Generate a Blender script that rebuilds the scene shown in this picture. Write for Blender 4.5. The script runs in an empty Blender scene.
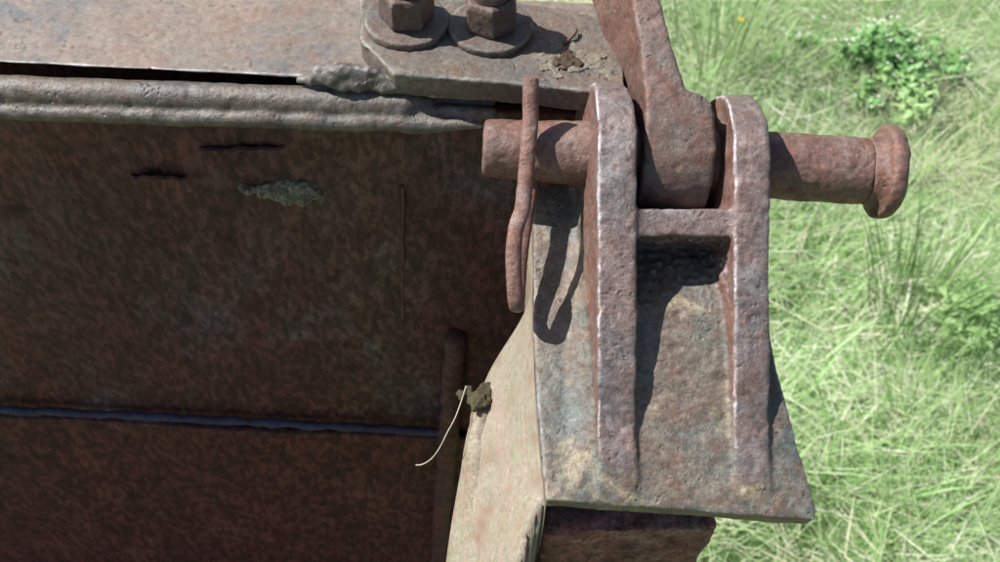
import bpy, bmesh, math, random
import numpy as np
from mathutils import Vector, Matrix, noise

# ------------------------------------------------------------------ camera, world, sun, exposure
SC = bpy.context.scene
COL = SC.collection
H = 2.10                       # lens height over the grass
PITCH, ROLL, FPX = math.radians(52), math.radians(2.8), 960.0
F0 = Vector((0, math.cos(PITCH), -math.sin(PITCH)))
U0 = Vector((0, math.sin(PITCH), math.cos(PITCH)))
RC = Vector((math.cos(ROLL), 0, 0)) + U0 * math.sin(ROLL)
UC = Vector((-math.sin(ROLL), 0, 0)) + U0 * math.cos(ROLL)
CAM = Vector((0, 0, H))
MW = Matrix(((RC.x, UC.x, -F0.x, 0), (RC.y, UC.y, -F0.y, 0), (RC.z, UC.z, -F0.z, H), (0, 0, 0, 1)))
cd = bpy.data.cameras.new('camera')
cd.sensor_width = 36.0
cd.lens = 36.0 * FPX / 1000.0
cd.clip_start = 0.02
cd.clip_end = 500
cd.dof.use_dof = True
cd.dof.focus_distance = 0.73
cd.dof.aperture_fstop = 9.5
cam = bpy.data.objects.new('camera', cd)
cam.matrix_world = MW
COL.objects.link(cam)
SC.camera = cam

SUN = Vector((-0.66, 0.16, 0.76)).normalized()
world = bpy.data.worlds.new('World')
SC.world = world
world.use_nodes = True
wn = world.node_tree
wn.nodes.clear()
sky = wn.nodes.new('ShaderNodeTexSky')
sky.sky_type = 'NISHITA'
sky.sun_disc = False
sky.sun_elevation = math.asin(SUN.z)
sky.sun_rotation = math.atan2(SUN.x, SUN.y)
bg = wn.nodes.new('ShaderNodeBackground')
bg.inputs[1].default_value = 0.068
wo = wn.nodes.new('ShaderNodeOutputWorld')
wn.links.new(sky.outputs[0], bg.inputs[0])
wn.links.new(bg.outputs[0], wo.inputs[0])
sd = bpy.data.lights.new('sun', 'SUN')
sd.energy = 4.9
sd.angle = math.radians(0.5)
sd.color = (1.0, 0.975, 0.94)
so = bpy.data.objects.new('sun', sd)
so.rotation_euler = SUN.to_track_quat('Z', 'Y').to_euler()
COL.objects.link(so)
vs = SC.view_settings
vs.view_transform = 'Standard'
vs.look = 'None'
vs.exposure = 0.85
vs.gamma = 1.0
vs.use_curve_mapping = False

rnd = random.Random(7)
nrg = np.random.default_rng(11)


# ------------------------------------------------------------------ pixel -> place helpers
def pix(px, py, d):
    """photo pixel and depth along the view axis -> world point"""
    return MW @ Vector(((px - 500) / FPX * d, -(py - 281) / FPX * d, -d))


def ray(px, py):
    return (pix(px, py, 1.0) - CAM)


def hit_y(px, py, y):
    r = ray(px, py)
    return CAM + r * (y / r.y)


def hit_z(px, py, z):
    r = ray(px, py)
    return CAM + r * ((z - H) / r.z)


# ------------------------------------------------------------------ materials
def srgb(r, g, b):
    def f(c):
        c /= 255.0
        return c / 12.92 if c <= 0.04045 else ((c + 0.055) / 1.055) ** 2.4
    return (f(r), f(g), f(b), 1.0)


class NT:
    def __init__(self, name):
        self.m = bpy.data.materials.new(name)
        self.m.use_nodes = True
        self.t = self.m.node_tree
        self.b = self.t.nodes['Principled BSDF']
        self.co = self.t.nodes.new('ShaderNodeTexCoord').outputs['Object']

    def n(self, kind, **kw):
        x = self.t.nodes.new(kind)
        for k, v in kw.items():
            setattr(x, k, v)
        return x

    def l(self, a, b):
        self.t.links.new(a, b)

    def noise(self, scale, detail=6, rough=0.6, stretch=None, dist=0.0, off=0.0):
        v = self.co
        if stretch or off:
            mp = self.n('ShaderNodeMapping')
            mp.inputs['Scale'].default_value = stretch or (1, 1, 1)
            mp.inputs['Location'].default_value = (off, off * 1.7, off * 0.6)
            self.l(v, mp.inputs['Vector'])
            v = mp.outputs[0]
        x = self.n('ShaderNodeTexNoise')
        x.inputs['Scale'].default_value = scale
        x.inputs['Detail'].default_value = detail
        x.inputs['Roughness'].default_value = rough
        x.inputs['Distortion'].default_value = dist
        self.l(v, x.inputs['Vector'])
        return x.outputs[0]

    def ramp(self, fac, a, b, c0=(0, 0, 0, 1), c1=(1, 1, 1, 1)):
        r = self.n('ShaderNodeValToRGB')
        r.color_ramp.elements[0].position = a
        r.color_ramp.elements[1].position = b
        r.color_ramp.elements[0].color = c0
        r.color_ramp.elements[1].color = c1
        self.l(fac, r.inputs[0])
        return r.outputs[0]

    def mix(self, fac, a, b, mode='MIX'):
        x = self.n('ShaderNodeMix', data_type='RGBA', blend_type=mode)
        for s, v in ((x.inputs[0], fac), (x.inputs[6], a), (x.inputs[7], b)):
            if isinstance(v, (int, float)):
                s.default_value = v
            elif isinstance(v, tuple):
                s.default_value = v
            else:
                self.l(v, s)
        return x.outputs[2]

    def math(self, op, a, b):
        x = self.n('ShaderNodeMath', operation=op)
        for s, v in ((x.inputs[0], a), (x.inputs[1], b)):
            if isinstance(v, (int, float)):
                s.default_value = v
            else:
                self.l(v, s)
        return x.outputs[0]

    def bump(self, height, strength, dist, prev=None):
        x = self.n('ShaderNodeBump')
        x.inputs['Strength'].default_value = strength
        x.inputs['Distance'].default_value = dist
        self.l(height, x.inputs['Height'])
        if prev is not None:
            self.l(prev, x.inputs['Normal'])
        return x.outputs[0]


def rust(name, a, b, c, patch=None, patch_rng=(0.52, 0.66), rough=(0.5, 0.8), scale=1.0, speck=0.5, spec=0.4,
         wear=0.0, wear_rng=(0.512, 0.545), wear_col=None, bump=1.0, streak=None, streak_col=None, patch_off=3.0,
         freckle=0.45, side=None, mottle=0.0, k=0.80, cz=None, wear_glint_left=False, sat=0.90, stain=None, grain=0.0, tone=(1.0, 1.0, 0.94)):
    """weathered steel: two rust tones, a third in blotches, patches of another coat, rust freckles, pits, worn edges"""
    def kk(q):
        lum = 0.3 * q[0] + 0.55 * q[1] + 0.15 * q[2]
        return tuple((lum + (x - lum) * sat) * k * w for x, w in zip(q[:3], tone)) + (1,)
    a, b, c = kk(a), kk(b), kk(c)
    g = NT(name)
    if cz:
        mp0 = g.n('ShaderNodeMapping')
        mp0.inputs['Scale'].default_value = (1, 1, cz)
        g.l(g.co, mp0.inputs['Vector'])
        g.co = mp0.outputs[0]
    big = g.noise(11 * scale, 8, 0.66, dist=0.4)
    mid = g.noise(52 * scale, 9, 0.72, off=1.3)
    fine = g.noise(240 * scale, 6, 0.7, off=2.1)
    col = g.mix(g.ramp(big, 0.40, 0.60), a, b)
    col = g.mix(g.math('MULTIPLY', g.ramp(mid, 0.47, 0.66), 0.75), col, c)
    if patch:
        pm = g.ramp(g.noise(14 * scale, 10, 0.72, off=patch_off, dist=0.5), *patch_rng)
        col = g.mix(g.math('MULTIPLY', pm, 0.85), col, kk(patch))
    if side:
        # the flank that was never polished by use keeps its orange rust
        ge = g.n('ShaderNodeNewGeometry')
        dp = g.n('ShaderNodeVectorMath', operation='DOT_PRODUCT')
        g.l(ge.outputs['Normal'], dp.inputs[0])
        dp.inputs[1].default_value = tuple(-RC)
        sm = g.math('MULTIPLY', g.ramp(dp.outputs['Value'], 0.55, 0.85), g.ramp(mid, 0.30, 0.55))
        col = g.mix(g.math('MULTIPLY', sm, 0.8), col, kk(side))
    if streak:
        sm = g.ramp(g.noise(5, 7, 0.65, stretch=streak, off=5.0), 0.48, 0.66)
        col = g.mix(g.math('MULTIPLY', sm, 0.65), col, kk(streak_col))
    if stain:
        # old run-off stain: a band of the plate around stain[0] metres along it
        sx = g.n('ShaderNodeSeparateXYZ')
        g.l(g.co, sx.inputs[0])
        dx = g.math('ABSOLUTE', g.math('SUBTRACT', g.math('ADD', sx.outputs[0], g.math('MULTIPLY', g.noise(9, 5, 0.6, off=11.0), 0.10)), stain[0] + 0.05), 0.0)
        band = g.math('MULTIPLY', g.ramp(dx, 0.0, stain[1], (1, 1, 1, 1), (0, 0, 0, 1)), g.ramp(g.noise(26, 7, 0.7, off=12.0), 0.35, 0.62))
        col = g.mix(g.math('MULTIPLY', band, 0.55), col, kk(stain[2]))
    if grain:
        gm = g.ramp(g.noise(125, 4, 0.62, off=13.0), 0.46, 0.56, (0.42, 0.36, 0.36, 1), (1.22, 1.18, 1.16, 1))
        col = g.mix(grain, col, gm, 'MULTIPLY')
    if mottle:
        mo = g.ramp(g.noise(70 * scale, 7, 0.78, off=9.0), 0.40, 0.60, (0.38, 0.34, 0.33, 1), (1.45, 1.42, 1.40, 1))
        col = g.mix(mottle, col, mo, 'MULTIPLY')
    col = g.mix(speck, col, g.ramp(fine, 0.32, 0.68, (0.40, 0.37, 0.36, 1), (1.55, 1.55, 1.57, 1)), 'MULTIPLY')
    fr = g.math('MULTIPLY', g.ramp(g.noise(150 * scale, 4, 0.6, off=6.0), 0.60, 0.68), g.ramp(g.noise(20 * scale, 4, 0.6, off=7.0), 0.42, 0.6))
    col = g.mix(g.math('MULTIPLY', fr, freckle), col, kk(srgb(100, 60, 48)))
    vo = g.n('ShaderNodeTexVoronoi', feature='F1')
    vo.inputs['Scale'].default_value = 150 * scale
    vo.inputs['Randomness'].default_value = 1.0
    mpv = g.n('ShaderNodeVectorMath', operation='MULTIPLY_ADD')
    nzc = g.n('ShaderNodeTexNoise')
    nzc.inputs['Scale'].default_value = 90
    g.l(g.co, nzc.inputs['Vector'])
    g.l(nzc.outputs['Color'], mpv.inputs[0])
    mpv.inputs[1].default_value = (0.012, 0.012, 0.012)
    g.l(g.co, mpv.inputs[2])
    g.l(mpv.outputs[0], vo.inputs['Vector'])
    pitmask = g.math('MULTIPLY', g.ramp(vo.outputs['Distance'], 0.10, 0.34, (1, 1, 1, 1), (0, 0, 0, 1)),
                     g.ramp(g.noise(34 * scale, 4, 0.6, off=8.0), 0.50, 0.64))
    col = g.mix(g.math('MULTIPLY', pitmask, 0.65), col, tuple(x * 0.5 for x in c[:3]) + (1,))
    ro = g.n('ShaderNodeMapRange')
    ro.inputs[3].default_value = rough[0]
    ro.inputs[4].default_value = rough[1]
    g.l(g.ramp(mid, 0.35, 0.65), ro.inputs[0])
    rough_out = ro.outputs[0]
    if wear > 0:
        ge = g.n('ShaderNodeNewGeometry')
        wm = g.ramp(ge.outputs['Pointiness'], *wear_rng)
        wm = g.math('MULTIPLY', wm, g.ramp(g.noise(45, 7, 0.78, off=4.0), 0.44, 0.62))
        if wear_glint_left:  # worn edges only where they face left: sun glint painted in with the wear
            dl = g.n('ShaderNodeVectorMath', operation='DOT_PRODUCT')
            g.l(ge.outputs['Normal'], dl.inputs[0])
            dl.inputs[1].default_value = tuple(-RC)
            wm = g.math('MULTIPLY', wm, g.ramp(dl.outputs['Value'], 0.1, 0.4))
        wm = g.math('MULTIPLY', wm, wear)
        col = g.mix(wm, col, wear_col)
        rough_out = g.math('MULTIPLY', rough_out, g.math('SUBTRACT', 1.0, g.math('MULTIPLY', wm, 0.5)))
    g.l(col, g.b.inputs['Base Color'])
    g.l(rough_out, g.b.inputs['Roughness'])
    g.b.inputs['Specular IOR Level'].default_value = spec
    nb = g.bump(mid, 0.55 * bump, 0.004)
    nb = g.bump(fine, 0.55 * bump, 0.0014, nb)
    nb = g.bump(g.math('MULTIPLY', pitmask, -1.0), 0.6 * bump, 0.0012, nb)
    g.l(nb, g.b.inputs['Normal'])
    return g.m


SILVER = srgb(206, 204, 212)
M = {}
M['clevis'] = rust('rust_casting', srgb(118, 106, 94), srgb(94, 102, 98), srgb(112, 78, 62), srgb(160, 148, 120), (0.55, 0.64),
                   (0.28, 0.58), wear=0.35, wear_col=SILVER, speck=0.7, spec=0.55, mottle=0.4)
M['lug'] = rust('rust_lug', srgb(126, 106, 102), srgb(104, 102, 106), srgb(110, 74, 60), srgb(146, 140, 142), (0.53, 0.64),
                (0.24, 0.52), wear=1.0, wear_col=SILVER, speck=0.7, spec=0.6, side=srgb(124, 84, 72), wear_glint_left=True, mottle=0.4)
M['link'] = rust('rust_link', srgb(122, 98, 90), srgb(108, 96, 90), srgb(114, 70, 56), srgb(98, 102, 104), (0.56, 0.68), rough=(0.36, 0.65), speck=0.5,
                 wear=0.3, wear_col=srgb(170, 150, 145), scale=1.1, spec=0.5, side=srgb(112, 74, 64), mottle=0.35)
M['pin'] = rust('rust_pin', srgb(130, 94, 84), srgb(116, 92, 84), srgb(122, 70, 54), srgb(138, 120, 112), (0.52, 0.66), (0.36, 0.65),
                speck=0.55, wear=0.3, wear_col=srgb(165, 140, 132), scale=1.2, spec=0.5, freckle=0.85, mottle=0.4)
M['rod'] = rust('rust_rod', srgb(136, 90, 78), srgb(122, 92, 84), srgb(104, 58, 46), srgb(154, 130, 122), (0.55, 0.68), rough=(0.34, 0.6), scale=1.6, speck=0.5, spec=0.5)
M['top'] = rust('weathered_top_plate', srgb(140, 124, 112), srgb(126, 118, 110), srgb(132, 100, 84), srgb(100, 106, 112), (0.52, 0.66),
                (0.34, 0.55), speck=0.45, spec=0.5, bump=0.5, wear=0.5, wear_col=SILVER, scale=0.8, freckle=0.8)
M['bracket'] = rust('bolted_plate_steel', srgb(112, 100, 88), srgb(100, 98, 96), srgb(112, 80, 64), srgb(150, 146, 128), (0.52, 0.64),
                    (0.42, 0.7), speck=0.55, wear=0.6, wear_col=srgb(170, 168, 160), patch_off=0.62)
M['lip'] = rust('weathered_rim', srgb(114, 104, 92), srgb(98, 96, 92), srgb(102, 76, 60), srgb(134, 130, 120), (0.53, 0.66),
                (0.28, 0.55), speck=0.55, wear=0.3, wear_col=SILVER, spec=0.6, mottle=0.45, k=0.70)
M['bolt'] = rust('rust_bolt', srgb(108, 84, 78), srgb(94, 84, 82), srgb(84, 58, 50), None, rough=(0.4, 0.65), scale=1.5, speck=0.55,
                 wear=0.5, wear_col=srgb(165, 155, 150))
M['washer'] = rust('rust_washer', srgb(116, 100, 90), srgb(102, 96, 90), srgb(98, 68, 56), None, rough=(0.4, 0.65), scale=1.5, speck=0.55,
                   wear=0.6, wear_col=srgb(165, 160, 155))
M['wall'] = rust('dark_rust_wall', srgb(112, 58, 52), srgb(92, 62, 64), srgb(84, 40, 38), srgb(110, 108, 116), (0.53, 0.72), (0.45, 0.75),
                 scale=0.6, speck=0.6, spec=0.4, mottle=0.45, freckle=0.3, cz=0.5, k=0.66, sat=0.85, tone=(1.0, 1.06, 1.10), stain=(-0.13, 0.075, srgb(116, 108, 72)), grain=0.8)
M['wall_low'] = rust('brown_rust_wall', srgb(114, 60, 54), srgb(98, 56, 52), srgb(84, 42, 38), srgb(124, 72, 62), (0.54, 0.66), rough=(0.5, 0.8), scale=0.7,
                     speck=0.6, spec=0.35, mottle=0.35, cz=0.45, k=0.60, sat=0.88, tone=(1.0, 1.06, 1.0), grain=0.9)
M['weld'] = rust('blue_grey_weld', srgb(58, 68, 108), srgb(50, 54, 76), srgb(56, 42, 40), None, rough=(0.4, 0.7), scale=2, speck=0.7)
M['darkbead'] = rust('dark_bead', srgb(114, 70, 62), srgb(92, 66, 66), srgb(72, 40, 36), None, rough=(0.5, 0.8), scale=1.5, speck=0.7, mottle=0.5)
M['block'] = rust('pitted_block', srgb(150, 92, 84), srgb(118, 88, 80), srgb(88, 54, 46), srgb(150, 130, 122), (0.56, 0.66), rough=(0.5, 0.8), scale=1.3, speck=0.8, bump=2.0, mottle=0.8, k=1.0, freckle=0.8)
M['lump'] = rust('sunlit_weld_patch', srgb(164, 164, 146), srgb(136, 138, 122), srgb(84, 78, 64), None, rough=(0.4, 0.7), scale=2.2, speck=0.9, bump=2.0, mottle=0.8)  # weld patch made paler to paint in the sun catching it
M['mud'] = rust('dry_mud', srgb(104, 88, 70), srgb(84, 72, 60), srgb(60, 46, 38), None, rough=(0.85, 0.95), scale=2, speck=0.6, spec=0.1, freckle=0)
M['crust'] = rust('pale_mud_crust', srgb(142, 136, 120), srgb(124, 120, 110), srgb(116, 100, 82), None, rough=(0.8, 0.95), scale=2, speck=0.6, spec=0.15, freckle=0.2)
M['moss'] = rust('moss', srgb(90, 84, 64), srgb(72, 66, 52), srgb(50, 44, 36), None, rough=(0.85, 0.95), scale=2.5, speck=0.7, spec=0.1, freckle=0)


def cheek_mat():
    """pale plate, its streaks running along its length (attributes along, across)"""
    g = NT('pale_cheek_plate')
    al = g.n('ShaderNodeAttribute', attribute_name='along').outputs['Fac']
    ac = g.n('ShaderNodeAttribute', attribute_name='across').outputs['Fac']
    cb = g.n('ShaderNodeCombineXYZ')
    g.l(g.math('MULTIPLY', ac, 6.0), cb.inputs[0])
    g.l(g.math('MULTIPLY', al, 1.1), cb.inputs[1])
    obj_co = g.co
    g.co = cb.outputs[0]
    st1 = g.noise(3.0, 8, 0.7, dist=0.3)
    st2 = g.noise(9.0, 6, 0.7, off=3.0, dist=0.2)
    st3 = g.noise(4.5, 6, 0.65, off=7.0)
    g.co = obj_co
    col = g.mix(g.ramp(st1, 0.40, 0.60), srgb(140, 122, 108), srgb(134, 130, 114))
    col = g.mix(g.math('MULTIPLY', g.ramp(st3, 0.50, 0.66), 0.7), col, srgb(112, 118, 84))
    col = g.mix(g.math('MULTIPLY', g.ramp(st2, 0.54, 0.68), 0.6), col, srgb(162, 155, 142))
    col = g.mix(g.math('MULTIPLY', g.ramp(g.noise(30, 9, 0.75), 0.50, 0.62), 0.7), col, srgb(122, 92, 76))
    col = g.mix(0.45, col, g.ramp(g.noise(240, 5, 0.7), 0.3, 0.7, (0.45, 0.43, 0.4, 1), (1.4, 1.4, 1.4, 1)), 'MULTIPLY')
    g.l(col, g.b.inputs['Base Color'])
    g.b.inputs['Roughness'].default_value = 0.55
    nb = g.bump(st2, 0.5, 0.003)
    nb = g.bump(g.noise(240, 5, 0.7), 0.5, 0.0012, nb)
    g.l(nb, g.b.inputs['Normal'])
    return g.m


M['cheek'] = cheek_mat()
M['cheekweld'] = rust('pale_weld', srgb(142, 130, 112), srgb(146, 142, 126), srgb(122, 98, 80), srgb(126, 130, 96), (0.54, 0.68), rough=(0.4, 0.65), speck=0.5, k=0.95)


def leaf_mat(name, cols, transl=0.35, rough=0.55):
    """blade colour from the per-vertex attributes: 'dry' picks green or straw, 'tint' varies it"""
    g = NT(name)
    at = g.n('ShaderNodeAttribute', attribute_name='dry')
    ti = g.n('ShaderNodeAttribute', attribute_name='tint')
    gr = g.mix(ti.outputs['Fac'], cols[0], cols[1])
    dr = g.mix(ti.outputs['Fac'], cols[2], cols[3])
    c = g.mix(at.outputs['Fac'], gr, dr)
    g.l(c, g.b.inputs['Base Color'])
    g.b.inputs['Roughness'].default_value = rough
    g.b.inputs['Specular IOR Level'].default_value = 0.35
    tr = g.n('ShaderNodeBsdfTranslucent')
    g.l(c, tr.inputs['Color'])
    ms = g.n('ShaderNodeMixShader')
    ms.inputs[0].default_value = transl
    g.l(g.b.outputs[0], ms.inputs[1])
    g.l(tr.outputs[0], ms.inputs[2])
    out = [x for x in g.t.nodes if x.type == 'OUTPUT_MATERIAL'][0]
    g.l(ms.outputs[0], out.inputs['Surface'])
    return g.m


M['grass'] = leaf_mat('grass_blades', (srgb(120, 164, 86), srgb(180, 214, 146), srgb(206, 206, 172), srgb(232, 232, 212)), 0.45)
M['weed'] = leaf_mat('weed_leaves', (srgb(92, 144, 74), srgb(136, 182, 112), srgb(150, 180, 120), srgb(180, 198, 146)), 0.3, 0.45)
M['stalk'] = leaf_mat('green_stalks', (srgb(88, 128, 66), srgb(130, 168, 96), srgb(186, 184, 142), srgb(216, 212, 176)))


def plain(name, c, rough=0.6):
    g = NT(name)
    f = g.noise(150, 4, 0.6)
    g.l(g.mix(0.5, c, g.ramp(f, 0.3, 0.7, (0.6, 0.6, 0.6, 1), (1.3, 1.3, 1.3, 1)), 'MULTIPLY'), g.b.inputs['Base Color'])
    g.b.inputs['Roughness'].default_value = rough
    return g.m


M['petal'] = plain('white_petals', srgb(225, 225, 215))
M['yellow'] = plain('yellow_petals', srgb(220, 190, 40))
M['straw'] = plain('dry_straw', srgb(176, 170, 154))
M['twig'] = plain('brown_twig', srgb(86, 60, 44))


# ------------------------------------------------------------------ object helpers
def link(name, me, mat, parent=None):
    o = bpy.data.objects.new(name, me)
    if mat:
        me.materials.clear()
        me.materials.append(mat)
    COL.objects.link(o)
    if parent:
        o.parent = parent
    return o


def tag(o, label=None, cat=None, group=None, kind=None):
    if label:
        o['label'] = label
    if cat:
        o['category'] = cat
    if group:
        o['group'] = group
    if kind:
        o['kind'] = kind
    return o


def empty(name, label, cat, loc=(0, 0, 0), group=None):
    o = bpy.data.objects.new(name, None)
    o.empty_display_size = 0.05
    COL.objects.link(o)
    return tag(o, label, cat, group)


def mesh_of(bm, name='mesh', smooth=True):
    me = bpy.data.meshes.new(name)
    bmesh.ops.recalc_face_normals(bm, faces=bm.faces)
    bm.to_mesh(me)
    bm.free()
    if smooth:
        me.polygons.foreach_set('use_smooth', [True] * len(me.polygons))
    return me


def loft(bm, rings, cap=True):
    """closed rings of equal length -> tube"""
    vr = [[bm.verts.new(p) for p in r] for r in rings]
    n = len(vr[0])
    for a, b in zip(vr, vr[1:]):
        for i in range(n):
            bm.faces.new((a[i], a[(i + 1) % n], b[(i + 1) % n], b[i]))
    if cap:
        bm.faces.new(list(reversed(vr[0])))
        bm.faces.new(vr[-1])


def spline(pts, n):
    """Catmull-Rom through points (with any trailing scalars)"""
    P = [np.array(p, float) for p in pts]
    P = [2 * P[0] - P[1]] + P + [2 * P[-1] - P[-2]]
    out = []
    for i in range(1, len(P) - 2):
        for k in range(n):
            t = k / n
            out.append(0.5 * (2 * P[i] + (P[i + 1] - P[i - 1]) * t + (2 * P[i - 1] - 5 * P[i] + 4 * P[i + 1] - P[i + 2]) * t * t
                              + (3 * P[i] - P[i - 1] - 3 * P[i + 1] + P[i + 2]) * t ** 3))
    out.append(P[-2])
    return out


def tube(bm, pts, rad, seg=14, lump=0.0, lf=40.0, flat=1.0, round_end=True):
    """round bar along pts, rad number or list; lump = relative radius noise"""
    pts = [Vector(p) for p in pts]
    if not isinstance(rad, (list, tuple)):
        rad = [rad] * len(pts)
    rings = []
    up = Vector((0.123, 0.3, 0.95)).normalized()
    N = len(pts)
    for i, p in enumerate(pts):
        t = (pts[min(i + 1, N - 1)] - pts[max(i - 1, 0)]).normalized()
        a = (up - t * up.dot(t)).normalized()
        b = t.cross(a)
        r0 = rad[i]
        rg = []
        for k in range(seg):
            th = 2 * math.pi * k / seg
            q = p + (a * math.cos(th) + b * math.sin(th) * flat) * r0
            if lump:
                q = p + (q - p) * (1 + lump * (noise.noise(q * lf) + 0.5 * noise.noise(q * lf * 2.7)))
            rg.append(q)
        up = a
        rings.append(rg)
    if round_end:
        def capring(i, sgn):
            t = (pts[1] - pts[0]).normalized() * -1 if i == 0 else (pts[-1] - pts[-2]).normalized()
            c, r0 = pts[i], rad[i]
            res = []
            for f, w in ((0.45, 0.88), (0.8, 0.55)):
                res.append([c + (q - c) * w + t * r0 * f for q in rings[i]])
            return res
        s, e = capring(0, -1), capring(-1, 1)
        rings = [s[1], s[0]] + rings + e
    loft(bm, rings)


def prism(bm, poly, vec):
    """polygon of points swept by vec (a Vector, or a list of one per point)"""
    n = len(poly)
    vecs = vec if isinstance(vec, list) else [vec] * n
    a = [bm.verts.new(p) for p in poly]
    b = [bm.verts.new(Vector(p) + v) for p, v in zip(poly, vecs)]
    bm.faces.new(a)
    bm.faces.new(list(reversed(b)))
    for i in range(n):
        bm.faces.new((a[i], b[i], b[(i + 1) % n], a[(i + 1) % n]))


def remesh(bm, voxel, smooth_it=6, amp=((0.0010, 45), (0.0004, 160)), pits=0.0, pitf=120, fac=0.5, extra=None):
    """weld overlapping solids into one cast surface, round its edges and roughen it"""
    me = mesh_of(bm, 'tmp')
    o = bpy.data.objects.new('tmp', me)
    COL.objects.link(o)
    m = o.modifiers.new('r', 'REMESH')
    m.mode = 'VOXEL'
    m.voxel_size = voxel
    s = o.modifiers.new('s', 'SMOOTH')
    s.factor = fac
    s.iterations = smooth_it
    dg = bpy.context.evaluated_depsgraph_get()
    dg.update()
    out = bpy.data.meshes.new_from_object(o.evaluated_get(dg))
    bpy.data.objects.remove(o)
    bpy.data.meshes.remove(me)
    n = len(out.vertices)
    co = np.empty(n * 3)
    no = np.empty(n * 3)
    out.vertices.foreach_get('co', co)
    out.vertex_normals.foreach_get('vector', no)
    co = co.reshape(-1, 3)
    no = no.reshape(-1, 3)
    d = np.zeros(n)
    nz = noise.noise
    for i in range(n):
        p = Vector(co[i])
        s_ = 0.0
        for a_, f_ in amp:
            s_ += a_ * nz(p * f_)
        if pits:
            v = nz(p * pitf + Vector((5, 1, 2)))
            if v > 0.25:
                s_ -= pits * (v - 0.25) * 2
        if extra:
            s_ += extra(p)
        d[i] = s_
    co += no * d[:, None]
    out.vertices.foreach_set('co', co.ravel())
    out.update()
    out.polygons.foreach_set('use_smooth', [True] * len(out.polygons))
    return out


def split(me, classify, k):
    """cut one cast surface into k meshes by face centre, keeping the shared shading normals"""
    no = np.empty(len(me.vertices) * 3)
    me.vertex_normals.foreach_get('vector', no)
    no = no.reshape(-1, 3)
    groups = [[] for _ in range(k)]
    for p in me.polygons:
        groups[classify(p.center)].append(tuple(p.vertices))
    vc = [v.co.copy() for v in me.vertices]
    res = []
    for fs in groups:
        idx, vs_, nn, ff = {}, [], [], []
        for f in fs:
            row = []
            for v in f:
                if v not in idx:
                    idx[v] = len(vs_)
                    vs_.append(vc[v])
                    nn.append(no[v])
                row.append(idx[v])
            ff.append(row)
        m2 = bpy.data.meshes.new('piece')
        m2.from_pydata(vs_, [], ff)
        m2.polygons.foreach_set('use_smooth', [True] * len(ff))
        m2.normals_split_custom_set_from_vertices([tuple(x) for x in nn])
        res.append(m2)
    bpy.data.meshes.remove(me)
    return res


def sheet(grid, thick, bm):
    """grid of points [row][col] with a back offset vector -> closed slab"""
    R, C = len(grid), len(grid[0])
    a = [[bm.verts.new(p) for p in r] for r in grid]
    b = [[bm.verts.new(Vector(p) + thick) for p in r] for r in grid]
    for i in range(R - 1):
        for j in range(C - 1):
            bm.faces.new((a[i][j], a[i][j + 1], a[i + 1][j + 1], a[i + 1][j]))
            bm.faces.new((b[i][j], b[i + 1][j], b[i + 1][j + 1], b[i][j + 1]))
    for j in range(C - 1):
        bm.faces.new((a[0][j], b[0][j], b[0][j + 1], a[0][j + 1]))
        bm.faces.new((a[-1][j], a[-1][j + 1], b[-1][j + 1], b[-1][j]))
    for i in range(R - 1):
        bm.faces.new((a[i][0], a[i + 1][0], b[i + 1][0], b[i][0]))
        bm.faces.new((a[i][-1], b[i][-1], b[i + 1][-1], a[i + 1][-1]))


# ------------------------------------------------------------------ ground
def build_ground():
    bm = bmesh.new()
    N, S = 60, 120.0
    for i in range(N + 1):
        for j in range(N + 1):
            f = lambda k: math.copysign(abs(2 * k / N - 1) ** 2.5, 2 * k / N - 1) * S
            x, y = f(i) + 1.0, f(j) + 1.5
            bm.verts.new((x, y, 0.0 if math.hypot(x, y) < 4 else 0.12 * noise.noise(Vector((x * 0.2, y * 0.2, 0)))))
    bm.verts.ensure_lookup_table()
    W = N + 1
    for i in range(N):
        for j in range(N):
            bm.faces.new([bm.verts[k] for k in (i * W + j, (i + 1) * W + j, (i + 1) * W + j + 1, i * W + j + 1)])
    g = NT('meadow_soil')
    c = g.mix(g.ramp(g.noise(3, 8, 0.7), 0.35, 0.65), srgb(118, 138, 78), srgb(168, 164, 118))
    c = g.mix(g.math('MULTIPLY', g.ramp(g.noise(60, 6, 0.7), 0.4, 0.65), 0.6), c, srgb(92, 104, 60))
    g.l(c, g.b.inputs['Base Color'])
    g.b.inputs['Roughness'].default_value = 0.95
    g.l(g.bump(g.noise(120, 6, 0.7), 0.8, 0.02), g.b.inputs['Normal'])
    tag(link('ground', mesh_of(bm), g.m), kind='structure')


build_ground()

# ------------------------------------------------------------------ machine body
body = empty('machine_body', 'rusted steel machine body with shaded dark wall, rolled rim and forked lug bracket', 'machine')
body.location = (0, 0.6, 0)
PINV = Matrix.Translation((0, -0.6, 0))


def part(name, me, mat, parent=None):
    """meshes are written in place; the body's Empty stands at its foot"""
    p = parent or body
    o = link(name, me, mat, p)
    if p is body:
        o.matrix_parent_inverse = PINV
    return o


Y_LIP = 0.586
Y_WALL = 0.595
Z_BR = H - 0.490            # bolted plate, top face
Z_TOP = H - 0.5135       # top plate, top face
NZ = noise.noise

# top plate: slab with a slightly wavy front edge
bm = bmesh.new()
front, back = [], []
for k in range(121):
    px = -140 + k * 6.2
    f = hit_z(px, 62.5 + 0.050 * px + 1.2 * NZ(Vector((px * 0.03, 3, 1))), Z_TOP)
    front.append(f)
    back.append(Vector((f.x, 0.715, Z_TOP)))
grid = []
for j in range(9):
    t = j / 8
    grid.append([f.lerp(b, t) + Vector((0, 0, 0.0012 * NZ(Vector((f.x * 14, t * 3, 0.5))))) for f, b in zip(front, back)])
sheet(grid, Vector((0, 0.012, -0.010)), bm)
me = remesh(bm, 0.0022, 4, ((0.0007, 40), (0.0003, 150)))
part('top_plate', me, M['top'])

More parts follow.
